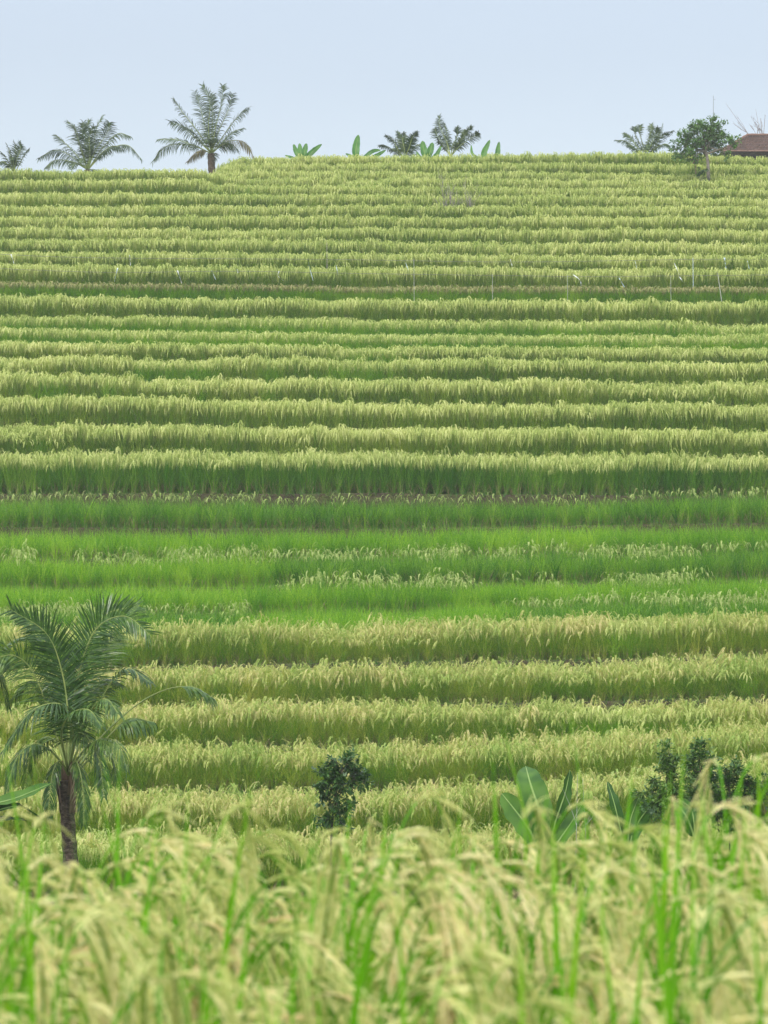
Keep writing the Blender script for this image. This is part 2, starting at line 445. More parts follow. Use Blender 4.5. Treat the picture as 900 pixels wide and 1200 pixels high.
for k, r in enumerate(rows):
    nxt = rows[k+1] if k+1 < NR else None
    near = r['D'] < 85
    x, y, z, dd = rowpts(r, nxt, .18 if near else .20, .24 if near else .28, margin=.55 if r['kind']=='gold' else .4)
    n = len(x); h0 = r['h']; px = 450 + F*x/y
    hh = h0*(1 + (.06*snoise(x*.5 + dd*.3, k*2.2) + .07*snoise(x*2.3 + dd, k+7) + rng.normal(0, .06, n))*(1 if k < 12 else .6 if k < 20 else .4))
    kd = r['kind']
    lod = (snoise(x*.16 + dd*.3, k*5.1) > (.62 if k < 18 else .9))
    hh = np.where(lod, hh*rng.uniform(.72,1.0,n), hh)
    if kd == 'pale':
        # sparse openings here and there
        gap = (snoise(x*.14 + dd*.2, k*3.3) + .4*snoise(x*1.3, k) > (.8 if k < 20 else 1.05)) & (rng.random(n) < .8)
        B['pale_up' if k > 20 else 'pale_mid'].put(x[~gap], y[~gap], z[~gap], hh[~gap], .95)
        if gap.any(): B['mixed'].put(x[gap], y[gap], z[gap], hh[gap]*.9, .95)
    elif kd == 'tall':
        B['tall'].put(x, y, z, hh*1.02, 1.0)
    elif kd == 'mixed':
        B['mixed'].put(x, y, z, hh, 1.0)
    elif kd == 'gold':
        back = (dd > 1.5) & (rng.random(n) < .55)
        q = snoise(x*.3 + dd*.4, k*2.9 + .4) + .5*snoise(x*1.4, k*1.1)
        mixd = (q > (.45 if k < 5 else .85)) & (rng.random(n) < .8) & ~back
        B['mixed'].put(x[mixd], y[mixd], z[mixd], hh[mixd]*rng.uniform(.8,1,mixd.sum()), 1.0, .12)
        keepm = ~mixd; x, y, z, hh, back = x[keepm], y[keepm], z[keepm], hh[keepm], back[keepm]
        B['gold'].put(x[~back], y[~back], z[~back], hh[~back], 1.0, .12)
        B['newpan'].put(x[back], y[back], z[back], hh[back]*rng.uniform(.6,1.0,back.sum()), 1.0, .1)
    elif kd in ('green', 'greendeep'):
        q = snoise(x*.22, k*1.3+.7)*.6 + snoise(dd*.8 + x*.05, k+4.4)*.3
        thr = {6:.10, 7:.32, 8:.22, 9:.62, 10:.72}[k]
        q = q + .35*snoise(x*1.1, k+9.1)
        isp = (q > thr) & (rng.random(n) < .30)
        dp = ~isp & ((kd == 'greendeep') | (snoise(x*.1, k+2.2) > .35)) & (rng.random(n) < .85)
        gr = ~isp & ~dp
        B['green'].put(x[gr], y[gr], z[gr], hh[gr], 1.0); B['deep'].put(x[dp], y[dp], z[dp], hh[dp], 1.0)
        if isp.any(): B['newpan'].put(x[isp], y[isp], z[isp], hh[isp]*rng.uniform(.85,1.1,isp.sum()), 1.0)
    elif kd == 'brown':
        B['brown'].put(x, y, z, hh, 1.1)
    # tufts on the riser below this lip
    xl = 0.125*r['D']*1.28 + 3
    for off, zz, hgt in ((-.40, .0, .36), (-.30, .10, .40), (-.18, .5, .34), (-.05, .95, .26)):
        x = np.arange(-xl, xl, .15) + rng.normal(0, .06, len(np.arange(-xl, xl, .15)))
        hgt = hgt*(1.35 if 'green' in kd else 1.25 if kd == 'tall' else 1.0)
        keep = rng.random(len(x)) < (.95 if 'green' in kd else .8); x = x[keep]
        zb = lipZ(rows[k-1], x) if k else lipZ(r, x) - .55
        zt = lipZ(r, x)
        ok = zt - zb > .1; x = x[ok]; zb = zb[ok]; zt = zt[ok]
        B['bank'].put(x, lipD(r, x) + off - .03, zb + (zt-zb)*zz, hgt*rng.uniform(.5, 1.3, len(x)), .5, .25)

# valley floor between the close bank and the first terrace
n = 5200
x = rng.uniform(-14, 14, n); y = rng.uniform(36, 57, n)
x = x*y/50
z0 = lipZ(rows[0], x) - .55 - .25
ripe = (y > 42) & (snoise(x*.3+y*.2, 8) > -.5)
B['gold'].put(x[ripe], y[ripe], z0[ripe], rng.uniform(.62,.8,ripe.sum()), 1.0, .12)
B['weed'].put(x[~ripe], y[~ripe], z0[~ripe], rng.uniform(.3,.7,(~ripe).sum()), .6, .25)

B['gold'].go('ripe_rice', 'golden ripe rice on the lowest terraces, bottom of the slope behind the palm', 'rice', P['gold'])
B['green'].go('green_rice', 'bright green unripe rice in the band across the middle of the slope', 'rice', P['green'])
B['deep'].go('green_rice', 'darker green rice clumps mixed in the unripe band and just under the tall pale row', 'rice', P['deep'])
B['newpan'].go('young_rice', 'clumps with fresh whitish curled heads dotted through the green band and lower terraces', 'rice', P['newpan'])
B['tall'].go('tall_rice', 'tall rice row with pale heads over deep green leaves, directly above the green band', 'rice', P['tall'])
B['pale_mid'].go('ripe_rice', 'pale yellow ripe rice on the middle terraces below the brown strip', 'rice', P['pale'])
B['mixed'].go('half_ripe_rice', 'half ripe greener rice terraces just below the pale rows under the brown strip', 'rice', P['mixed'])
B['brown'].go('seeding_grass', 'low grass strip with brown seed heads crossing the hillside', 'grass', P['brown'])
B['pale_up'].go('ripe_rice', 'pale yellow ripe rice on the upper terraces above the brown strip up to the skyline', 'rice', P['pale'])
B['bank'].go('bank_grass', 'short green and withered grass growing on the earth banks of the terraces', 'grass', P['bank'])
B['weed'].go('undergrowth', 'low weeds on the valley floor below the terraces', 'weeds', P['weed'])

# ---------------------------------------------------------- the close rice
def fg_panicle(mb, base, az, h, L, reach, mi):
    d = dirv(az); side = dirv(az+math.pi/2)
    P_ = spline([base + Vector((0,0,h*.5)), base + d*.05 + Vector((0,0,h*.9)), base + d*(.08+reach*.5) + Vector((0,0,h)),
                 base + d*(.08+reach*1.1) + Vector((0,0,h-L*.40)), base + d*(.09+reach*1.4) + Vector((0,0,h-L))], 22)
    mb.tube(P_[:], [.0022]*22, 3, 0, False)
    for i in range(8, 22):
        p = P_[i]; t = (i-8)/13
        for s in range(5):
            bl = (.16*math.sin(math.pi*min(1, .3+.7*(1-t)))*rv(.5,1.3) + .03)
            tang = (P_[min(i+1,21)] - P_[i-1]).normalized()
            dr = (tang*rv(.9,1.4) + side*rv(-.24,.24) + Vector((rv(-.12,.12), rv(-.12,.12), rv(-.3,0)))).normalized()
            pts = [p]; q = p.copy(); dd = dr.copy()
            for g in range(4):
                q = q + dd*bl/4; dd = (dd + Vector((rv(-.06,.06), rv(-.04,.04), -.15))).normalized(); pts.append(q.copy())
            sd = dr.cross(Vector((rv(-1,1), rv(-1,1), rv(-.4,.4)))).normalized()
            mb.strip(pts, [.001,.0026,.003,.0024,.0008], sd, mi)
            for g in range(int(bl/.012)):
                u = min(3.99, (g+rv(.2,.8))*.012/bl*4); k = int(u); q = pts[k].lerp(pts[k+1], u-k)
                ax_ = (pts[k+1]-pts[k]).normalized()
                a = (ax_ + Vector((rv(-.2,.2), rv(-.2,.2), rv(-.2,.12)))).normalized()
                b = a.cross(Vector((rv(-1,1), rv(-1,1), rv(-1,1)))).normalized()
                l = .0052; w = .0017
                mb.add([q, q+a*l+b*w, q+a*l*2, q+a*l-b*w], [(0,1,2,3)], mi)
def fg_clump(i):
    mb = MB()
    for _ in range(9):
        b = dirv(rv(0,6.3))*rv(0,.06)
        blade(mb, b, rv(0,6.3), rv(.6,1.0), rv(.04,.18), rv(.0,.15), rv(.013,.020), 0, 9, rv(-.5,.5))
    for _ in range((2, 4, 1, 3, 1, 4, 0, 3)[i]):
        b = dirv(rv(0,6.3))*rv(0,.06)
        blade(mb, b, rv(0,6.3), rv(.92,1.16), rv(.04,.30), rv(.0,.07), rv(.017,.026), 0, 9, rv(-.5,.5))
    for _ in range(10):
        b = dirv(rv(0,6.3))*rv(0,.06)
        fg_panicle(mb, b, random.gauss(-.2,.75), rv(.78,1.06), rv(.28,.52), rv(.05,.16), 3 if random.random() < (.05,.35,.1,.0,.45,.1,.15,.0)[i] else 1)
    for _ in range(3):
        blade(mb, dirv(rv(0,6.3))*rv(0,.06), rv(0,6.3), rv(.3,.6), rv(.05,.2), rv(.05,.3), .01, 2, 5)
    return mb
P['fg'] = proto_set('close_rice_clump', 8, fg_clump, [M['leaf_fg'], M['pan_fg'], M['leaf_dead'], M['pan_fg2']])
pf = Pts()
yy = np.arange(2.0, 5.75, .185)
for k, dy_ in enumerate(yy):
    xl = .125*dy_*1.3 + 1.0
    x = np.arange(-xl, xl, .2) + rng.normal(0, .04, len(np.arange(-xl, xl, .2)))
    y = dy_ + rng.normal(0, .035, len(x))
    n = len(x)
    # canopy: gentle ups and downs, a touch higher towards the right
    h = 1.0 + .05*snoise(x*1.3+dy_*.7, 4) + .03*snoise(x*4+dy_*2, 6) + rng.normal(0, .025, n) + .012*x/(dy_*.125)
    h = h + np.interp(450 + F*x/y, [0,100,200,350,450,640,900],[-.05,.01,-.02,-.02,-.05,.03,.06])*y/5 - .015
    pf.put(x, y, np.full(n, FGZ), h*.985 + .05*snoise(x*.9+3.3, 21), 1.0, .07); pf.r[-1][:,2] = .8*snoise(x*.8 + dy_*.35, 33) + rng.normal(0, .25, n)
pf.go('ripe_rice', 'out of focus ripe rice with long drooping heads and bright blades close to the camera', 'rice', P['fg'])

# ------------------------------------------------------------------- palms
def frond(path, nleaf, ll, lw, start=.12, sag=.35, vee=.25, rr=.02, mats=None, parent=None, name='frond', label=None, fold=None, gappy=0.0, face=None, roll=0.0, hang=0.0):
    """a feather leaf: curved midrib with leaflets along both sides"""
    mb = MB(); n = 26; C = spline(path, n)
    mb.tube(C, [lerp(rr, rr*.18, i/(n-1)) for i in range(n)], 5, 1)
    for i in range(nleaf):
        t = lerp(start, .995, (i + .5)/nleaf); u = t*(n-1); k = min(int(u), n-2)
        p = C[k].lerp(C[k+1], u-k); tg = (C[min(k+2,n-1)] - C[max(k-1,0)]).normalized()
        sd = tg.cross(Vector((0,0,1)))
        if sd.length < .25: sd = tg.cross(Vector((0,-1,.3)))
        if face is not None: sd = tg.cross(face)
        sd = (sd - tg*sd.dot(tg)).normalized(); up = sd.cross(tg).normalized()
        if roll: sd, up = sd*math.cos(roll) + up*math.sin(roll), up*math.cos(roll) - sd*math.sin(roll)
        prof = (math.sin(math.pi*min(1, .18 + .82*(t-start)/(1-start)))**.55) if t < .97 else .5
        for sgn in (-1, 1):
            if random.random() < gappy: continue
            L_ = ll*max(.25, prof)*rv(.72,1.12)
            fw = lerp(.45, 1.3, t**1.5)
            d0 = (sd*sgn + tg*fw*rv(.85,1.15) + up*vee*rv(.5,1.4) + Vector((rv(-.15,.15), rv(-.15,.15), rv(-.15,.15)-hang))).normalized()
            pts = []; q = p.copy(); dd = d0.copy(); m = 5
            for s in range(m):
                pts.append(q.copy()); q += dd*L_/(m-1)
                dd = (dd + Vector((0,0,-sag*rv(.6,1.4)/(m-1)*1.6))).normalized()
            wd = (tg - d0*tg.dot(d0)); wd = (wd.normalized() + up*rv(-.5,.5)).normalized()
            mb.strip(pts, [lw*.5, lw, lw*.95, lw*.6, lw*.06], wd, 0)
    o = mb.build(name, mats, parent)
    if label: o['label'] = label
    return o

def trunk_mesh(parent, base, top, r0, r1, rings=10, mat='trunk', seg=12):
    mb = MB(); n = rings*2+1; pts = []; rs = []
    for i in range(n):
        t = i/(n-1); pts.append(base.lerp(top, t) + Vector((.03*math.sin(t*5), .0, 0)))
        rs.append(lerp(r0, r1, t)*(1.0 + (.07 if i % 2 else -.04)) * (1+.25*max(0, .15-t)/.15))
    mb.tube(pts, rs, seg, 0); return mb.build('trunk', [M[mat]], parent, smooth=False)

FM = [M['palm'], M['rachis']]
def near_palm():
    D = 50.0; g = ground(at(84,900,D).x, D)
    b = at(86, 990, D); base = Vector((b.x, D, g - .1))
    r = empty('coconut_palm', base, 'young coconut palm with glossy dark fronds and a short brown trunk, lower left', 'palm')
    trunk_mesh(r, base, at(80, 915, D), .14, .11, 11)
    # leaf sheaths round the top of the trunk
    mb = MB()
    for k in range(11):
        az = rv(0, 6.28); a0 = at(80, 955-rv(0,30), D) + dirv(az)*.13
        a1 = at(80+rv(-5,5), 902-rv(0,12), D) + dirv(az)*rv(.12,.2)
        mb.strip([a0, a0.lerp(a1,.5)+dirv(az)*.03, a1], [.12,.10,.03], dirv(az+1.57))
    mb.build('leaf_sheath', [M['fibre']], r)
    def pth(*pp): return [at(x, y, D + dy) for x, y, dy in pp]
    fc = Vector((0,-1,.35))
    FR = [  # path, leaflets, length, width, bare part, sag, hang, face
     (pth((80,905,0),(80,840,0),(72,785,-.05),(54,742,-.2),(12,714,-.5)), 96, .62, .024, .14, .22, 0, Vector((.25,-1,.3))),
     (pth((80,905,0),(84,840,.1),(92,790,.1),(112,738,0),(146,722,-.3),(176,744,-.6)), 92, .60, .024, .15, .35, 0, Vector((-.3,-1,.2))),
     (pth((80,905,0),(86,830,.3),(98,770,.5),(122,722,.7),(162,710,.9)), 80, .52, .022, .2, .2, 0, fc),
     (pth((80,905,0),(60,880,-.3),(38,872,-.6),(18,892,-.8),(6,935,-.9)), 56, .5, .022, .25, .9, .5, None),
     (pth((80,905,0),(62,850,.1),(40,790,.1),(16,768,0),(-14,775,-.2)), 76, .55, .022, .2, .45, .2, Vector((.2,-1,.3))),
     (pth((80,905,0),(104,850,-.1),(130,800,-.2),(152,784,-.3),(176,800,-.5)), 66, .48, .022, .3, .6, .35, None),
     (pth((80,908,0),(88,892,-.4),(94,905,-.6),(98,935,-.65),(98,968,-.65)), 34, .36, .022, .3, 1.2, .6, None),
     (pth((80,908,0),(70,892,-.4),(62,905,-.6),(58,935,-.65),(56,962,-.65)), 34, .36, .022, .3, 1.2, .6, None),
     (pth((80,905,0),(98,880,-.5),(118,866,-.9),(138,872,-1.2),(150,905,-1.3)), 50, .46, .022, .3, 1.1, .5, None),
     (pth((80,905,0),(72,860,-.7),(84,836,-1.1),(104,832,-1.4),(118,850,-1.6)), 44, .42, .022, .3, .8, .4, None),
     (pth((80,905,0),(76,850,.3),(64,790,.5),(52,750,.6),(46,722,.7)), 70, .52, .022, .2, .2, 0, fc),
     (pth((80,905,0),(90,850,.4),(102,800,.6),(122,762,.8),(140,742,1)), 70, .55, .022, .2, .3, 0, fc),
     (pth((80,905,0),(86,862,-.5),(72,826,-.9),(36,834,-1.2),(4,880,-1.4)), 86, .58, .024, .2, .8, .5, None),
     (pth((80,905,0),(70,850,.2),(54,808,.3),(34,800,.3),(12,822,.4)), 66, .50, .022, .25, .7, .4, None),
     (pth((80,905,0),(92,860,-.4),(112,826,-.8),(126,820,-1.0),(138,836,-1.2)), 50, .46, .024, .3, .8, .5, None),
     (pth((82,915,0),(108,885,.1),(132,858,.1),(152,842,.1),(180,846,.1)), 30, .50, .030, .55, 1.8, .8, None),
     (pth((82,912,0),(120,862,.5),(160,826,.8),(195,808,.9),(226,805,.9),(250,818,.9)), 36, .46, .028, .70, 1.0, .55, None),
     (pth((80,905,0),(88,865,-.3),(100,862,-.6),(116,890,-.8),(122,935,-.9)), 50, .46, .024, .25, 1.2, .3, None),
     (pth((80,905,0),(94,890,.3),(112,872,.5),(128,880,.6),(138,915,.6)), 44, .5, .022, .25, 1.2, .6, None),
     (pth((80,905,0),(66,870,.3),(50,865,.5),(36,885,.6),(28,930,.7)), 46, .46, .022, .3, 1.1, .5, None),
     (pth((80,905,0),(90,850,.6),(108,812,1.0),(122,796,1.2),(142,802,1.4)), 60, .48, .024, .2, .6, .4, None),
    ]
    for f in FR:
        frond(f[0], f[1], f[2], f[3], f[4], f[5], .22, .022, FM, r, hang=f[6], face=f[7])
    o = frond(pth((80,905,0),(86,895,-.2),(92,915,-.3),(92,950,-.3)), 12, .3, .02, .3, 1.0, .1, .015, [M['dryfrond'], M['fibre']], r, label='short dry frond hanging against the trunk')
near_palm()

def edge_palm():
    D = 51.0; c = at(-70, 850, D); g = ground(c.x, D); base = Vector((c.x, D, g-.1))
    r = empty('coconut_palm', base, 'coconut palm at the left edge reaching only its frond tips into view', 'palm')
    trunk_mesh(r, base, c, .2, .15, 9)
    def pth(*pp): return [at(x, y, D + dy) for x, y, dy in pp]
    for p, sg in ((pth((-70,850,0),(-40,805,-.1),(-5,770,-.2),(22,749,-.2),(50,750,-.3)), .3), (pth((-70,850,0),(-50,800,.3),(-28,772,.4),(-4,782,.5),(10,830,.6)), 1.0),
              (pth((-70,850,0),(-72,780,0),(-80,730,0),(-100,700,0)), .3), (pth((-70,850,0),(-100,800,0),(-140,790,0),(-170,820,0)), .6),
              (pth((-70,850,0),(-60,790,-.3),(-50,730,-.6),(-60,690,-1)), .3), (pth((-70,850,0),(-90,830,-.5),(-120,850,-1),(-135,900,-1.2)), .9)):
        frond(p, 66, .5, .024, .2, sg, .2, .02, FM, r, hang=.3)
edge_palm()

def far_palm(label, D, crown, tips, lw=.034, trunk_r=.16, ll=.62, dry=(), extra=6, fm=None, nl=34):
    """crown and frond tips (px, py, droop) of a palm that stands behind the crest"""
    c = at(crown[0], crown[1], D); g = ground(c.x, D)
    r = empty('coconut_palm', Vector((c.x, D, g-.1)), label, 'palm', 'coconut palms along the skyline')
    trunk_mesh(r, Vector((c.x+.05, D, g-.1)), c, trunk_r*1.2, trunk_r, 8)
    for k, (x, y, dr) in enumerate(tips):
        dep = rv(-.9, .9); e = at(x, y, D); e.y = D + dep
        v = e - c; L_ = v.length
        side = rv(-.08,.08)
        m1 = c + v*.35 + Vector((0, dep*.1, dr*L_*.55)); m2 = c + v*.72 + Vector((side*L_, dep*.05, dr*L_*.62))
        isdry = k in dry
        frond([c, m1, m2, e], nl+16, ll*rv(.95,1.2), lw, .2, .5+dr*1.2, .15, .03, [M['dryfrond'] if isdry else M['palm_far'], M['rachis']], r, gappy=.10, roll=rv(.3,.8)*random.choice((-1,1)), hang=.15+dr)
    for k in range(extra):        # fronds pointing towards and away from the viewer
        az = (1 if k % 2 else -1)*rv(.9,2.2); el = rv(.1,1.1); L_ = rv(1.3,2.0)*ppm(150)/24*.9
        dv = Vector((math.cos(az)*math.cos(el), math.sin(az)*math.cos(el), math.sin(el)))
        e = c + dv*L_; e.z -= .35*L_
        frond([c, c + dv*L_*.4, c + dv*L_*.75 + Vector((0,0,-.08*L_)), e], nl, ll*.8, lw, .2, .6, .2, .028, [M['palm_far'], M['rachis']], r, gappy=.15)
    return r
Dp = rows[-1]['D'] + 4
far_palm('small palm with upright fronds, leftmost on the skyline', rows[-4]['D']+14, (17,203), [(9,170,.05),(17,166,.03),(25,168,.05),(33,172,.08),(-2,190,.3),(3,180,.1)], extra=2, ll=.4, nl=26)
far_palm('low spreading palm on the skyline, second from the left', rows[-4]['D']+14, (103,199), [(121,136,.04),(80,143,.12),(97,142,.02),(104,139,.02),(130,146,.08),(152,158,.35),(167,188,.5),(64,157,.1),(47,188,.35),(54,198,.3),(88,150,.06),(112,150,.02),(145,176,.35)], extra=3)
far_palm('tallest palm on the skyline with its crown shaft and trunk top showing', rows[-4]['D']+11, (248,180), [(228,106,.05),(238,102,.02),(262,103,.04),(272,110,.04),(290,124,.12),(204,118,.06),(198,140,.1),(178,188,.35),(184,163,.12),(297,184,.55),(284,150,.1),(250,112,.0),(215,150,.1),(280,178,.4),(220,190,.4)], dry=(9,14), extra=4, trunk_r=.17)
far_palm('small palm between banana plants in the middle of the skyline', Dp, (474,186), [(444,168,.15),(452,158,.08),(466,153,.03),(474,156,.0),(489,157,.05),(497,166,.15),(482,160,.02),(458,172,.2)], extra=1, ll=.40)
far_palm('palm beside the small middle one with one bare frond arching right', Dp+2, (528,184), [(515,133,.03),(510,148,.05),(521,142,.0),(552,150,.08),(545,152,.05),(535,150,.02),(560,158,.12),(512,160,.05)], extra=0, ll=.40)
far_palm('bushy low palm on the right part of the skyline, left of the leafy tree', Dp+2, (756,186), [(722,163,.18),(732,155,.12),(744,148,.05),(752,144,.02),(764,144,.02),(776,147,.06),(788,155,.12),(770,152,.03),(784,172,.3),(736,170,.2)], extra=1, ll=.40)
# the bare arching frond
def stray(px, D, label, parent=None):
    pass

# ------------------------------------------------------------ banana plants
def banana_leaf(parent, path, w, mats, tear=.0, face=None, label=None):
    n = 15; C = spline(path, n); mb = MB(); vs = []
    W = []
    for i in range(n):
        t = i/(n-1); s = 0 if t < .1 else math.sin(math.pi*min(1, (t-.1)/.9*.94+.05))**.55
        W.append(w*.5*s)
    tv = (C[-1]-C[0]).normalized()
    for i in range(n):
        tg = (C[min(i+1,n-1)] - C[max(i-1,0)]).normalized()
        f = face if face is not None else Vector((0,-1,.25))
        sd = tg.cross(f).normalized(); up = sd.cross(tg)
        wav = .05*w*math.sin(i*1.9 + w*9)
        for q, lift in ((-1,.22),(-.5,.08),(0,0),(.5,.08),(1,.22)):
            vs.append(C[i] + sd*W[i]*q*(rv(.9,1.04) if abs(q) == 1 else 1) + up*(W[i]*lift + wav*abs(q)))
    fs = []
    for i in range(n-1):
        for j in range(4):
            if abs(j-1.5) > 1 and random.random() < tear: continue
            a = i*5+j; fs.append((a, a+1, a+6, a+5))
    mb.add(vs, fs, 0)
    o = mb.build('leaf', [mats[0]], parent, smooth=True)
    if label: o['label'] = label
    rb = MB(); rb.tube([c + Vector((0,-.006,0)) for c in C], [lerp(.035,.006,i/(n-1))*w/.4 for i in range(n)], 5, 0)
    ro = bpy.data.objects.new('midrib', rb.mesh('midrib', [mats[1]], True, parent.location)); link(ro, parent)
    ro.parent = o; ro.matrix_parent_inverse = Matrix.Identity(4)
    return o

def banana(label, D, basepx, leaves, w, far=False, group=None, gz=None):
    c = at(basepx[0], basepx[1], D); g = ground(c.x, D)
    base = Vector((c.x, D, g-.05))
    r = empty('banana_plant', base, label, 'banana plant', group)
    mats = [M['banana_far' if far else 'banana'], M['bananarib']]
    mb = MB(); mb.tube([base, base.lerp(c,.5), c], [.09,.075,.05], 9, 0); mb.build('stem', [M['bananarib']], r, smooth=True)
    for lf in leaves:
        pts = [c] + [at(x, y, D + (q*rv(.2,.5))) for q, (x, y) in enumerate(lf[0])]
        banana_leaf(r, pts, lf[1]*w, mats, lf[2] if len(lf) > 2 else .0, lf[3] if len(lf) > 3 else None)
    return r
G = 'banana plants along the skyline'
Db = rows[-1]['D'] + 3
banana('banana plant with five fanned leaves, between the tallest palm and the middle of the skyline', Db, (355,192), [([(348,180),(344,169)],1),([(352,178),(351,168)],1),([(357,178),(359,168)],1.1),([(364,180),(377,169)],1.1),([(345,186),(334,182)],.6)], .26, True, G)
banana('banana plant with one tall upright leaf, left of the small middle palm', Db, (418,193), [([(417,176),(420,158)],1.5),([(412,184),(405,180)],.7),([(430,182),(438,177),(446,176)],.9),([(440,183),(452,176)],.8)], .26, True, G)
banana('stubby banana plant between the two middle palms', Db-.3, (500,190), [([(497,178),(495,165)],1.3),([(504,178),(507,167)],1.2),([(511,182),(517,171)],.8),([(492,184),(488,178)],.6)], .28, True, G)
banana('banana plant with two separate leaves, rightmost of the skyline bananas', Db, (575,193), [([(567,182),(574,164)],1.1),([(582,183),(585,166)],1.0),([(555,182),(552,170)],.5)], .28, True, G)

banana('banana plant with long arching leaves at the left edge beside the near palm', 45.5, (-45,975),
       [([(-20,948),(20,935),(60,918)],1.0,0,Vector((0,-.45,1))),([(-15,955),(22,945),(48,960)],.8,0,Vector((0,-.3,1))),([(-15,965),(10,960),(32,962)],.8,0,Vector((0,-.2,1))),([(-60,930),(-75,900)],1.0)], .32)
banana('banana plant with two broad upright leaves and a white dead twig beside it', 46.5, (638,1010),
       [([(634,960),(622,920),(616,898)],1.35),([(650,965),(662,930),(668,902)],.85,0,Vector((.75,-.5,.2))),([(622,975),(604,950),(588,930)],1.1,0,Vector((-.3,-1,.2))),([(655,985),(672,960),(684,938)],.7)], .33)
banana('banana plant with narrow leaves just left of the dark bushes', 47.5, (735,1010),
       [([(722,950),(712,916)],.8,0,Vector((.5,-1,.1))),([(742,975),(758,950),(768,945)],1.0),([(738,965),(748,935)],.8)], .25)
banana('low banana shoot near the right edge in front of the bushes', 45.5, (815,985),
       [([(812,955),(806,944),(794,936)],.4),([(820,960),(826,942)],.6),([(806,960),(796,945)],.7)], .34)

# -------------------------------------------------------- trees and shrubs
def leafy(name, label, cat, D, trunkpts, clusters, lsize, nleaf, lm, bm, tr=.07, group=None, flat=.75, limbr=.4, nocentre=.25):
    """trunkpts: px points; clusters: (px, py, radius px, depth offset). limbs run from the trunk to each leaf cluster"""
    T = [at(x, y, D) for x, y in trunkpts]
    g = ground(T[0].x, D); T[0] = Vector((T[0].x, D, min(T[0].z, g-.05)))
    r = empty(name, T[0], label, cat, group)
    C = spline(T, 9); mb = MB()
    mb.tube(C, [lerp(tr, tr*.45, i/8) for i in range(9)], 8, 0)
    mb.build('trunk', [M[bm]], r, smooth=True)
    lb = MB(); lv = MB()
    for (x, y, rad, dz) in clusters:
        c = at(x, y, D); c.y += dz; R = rad/ppm(D)
        s = C[random.choice((5,6,7,8))]
        mid = s.lerp(c, .5) + Vector((rv(-.1,.1), rv(-.1,.1), rv(-.02,.15)))*R*2
        lb.tube(spline([s, mid, c], 6), [lerp(tr*limbr, tr*.1, i/5) for i in range(6)], 5, 0)
        nt = 7
        twigs = []
        for k in range(nt):
            dv = Vector((random.gauss(0,1), random.gauss(0,1), random.gauss(0.15,1))).normalized()
            e = c + Vector((dv.x, dv.y, dv.z*flat))*R*rv(.7,1.65)
            twigs.append((c + (mid-c)*rv(0,.3), e))
            lb.tube([twigs[-1][0], twigs[-1][0].lerp(e,.5)+Vector((0,0,.05*R)), e], [tr*.1, tr*.07, tr*.03], 4, 0)
        m = int(nleaf*4.2*rad*rad/100)
        for k in range(m):
            a, b = random.choice(twigs); t = random.random()**.6
            p = a.lerp(b, t) + Vector((random.gauss(0,1), random.gauss(0,1), random.gauss(0,1)))*R*.17
            ax = (b-a).normalized()*.6 + Vector((rv(-1,1), rv(-1,1), rv(-.9,.6)))
            ax.normalize(); sd = ax.cross(Vector((rv(-.6,.6), rv(-.6,.6), 1))).normalized()
            l = lsize*rv(.6,1.3); w = l*.24
            nr = ax.cross(sd)*l*.08
            lv.add([p, p+ax*l*.45+sd*w, p+ax*l+nr, p+ax*l*.45-sd*w], [(0,1,2,3)], 0)
    lb.build('limbs', [M[bm]], r)
    lv.build('crown', [M[lm]], r)
    return r

# tree on the upper right of the slope
cl = [(827,150,13,0),(812,158,12,.2),(842,158,13,-.2),(800,167,10,.1),(823,166,13,-.3),(848,170,11,.2),(858,162,8,0),(806,178,11,-.1),(818,144,8,.2),(835,141,8,0),(796,180,8,.2),
      (830,176,11,.3),(812,188,7,-.2),(846,152,9,.1),(864,168,6,-.1),(803,156,7,0),(790,176,5,0),(852,180,6,0),(836,152,10,.3),(815,172,10,.3),(842,146,6,0),(808,150,6,0)]
leafy('broadleaf_tree', 'small leafy tree with a forked grey trunk standing in the rice, upper right', 'tree', rows[-4]['D']+1.0, [(830,218),(830,200),(829,186),(827,176),(826,166)], cl, .16, 62, 'treeleaf', 'bark', .095, limbr=.5)
leafy('shrub', 'small dark shoot of leaves at the foot of the leafy tree', 'shrub', rows[-4]['D']+.7, [(824,216),(823,206)], [(823,200,5,0),(826,209,4,0),(820,206,3,0)], .12, 120, 'treeleaf', 'bark', .02)

# slender dark sapling, lower centre
cl = [(392,900,11,0),(408,890,10,-.1),(404,905,13,.1),(388,912,12,0),(380,936,10,.1),(410,940,10,-.1),(416,912,12,.1),(400,918,12,-.1),(424,905,8,0),(376,905,8,.1),(412,898,9,0),(392,930,9,0),(386,945,9,.1),(398,950,10,-.1),(384,962,12,0),(398,970,12,0),(372,925,6,0),(422,920,8,0),(410,886,5,0),(388,890,5,0)]
leafy('sapling', 'slender dark leaved sapling rising above the close rice, lower centre', 'sapling', 47, [(390,1040),(388,985),(392,950),(395,925),(402,900)], cl, 0.085, 34, 'shrub', 'bark_dark', .02)
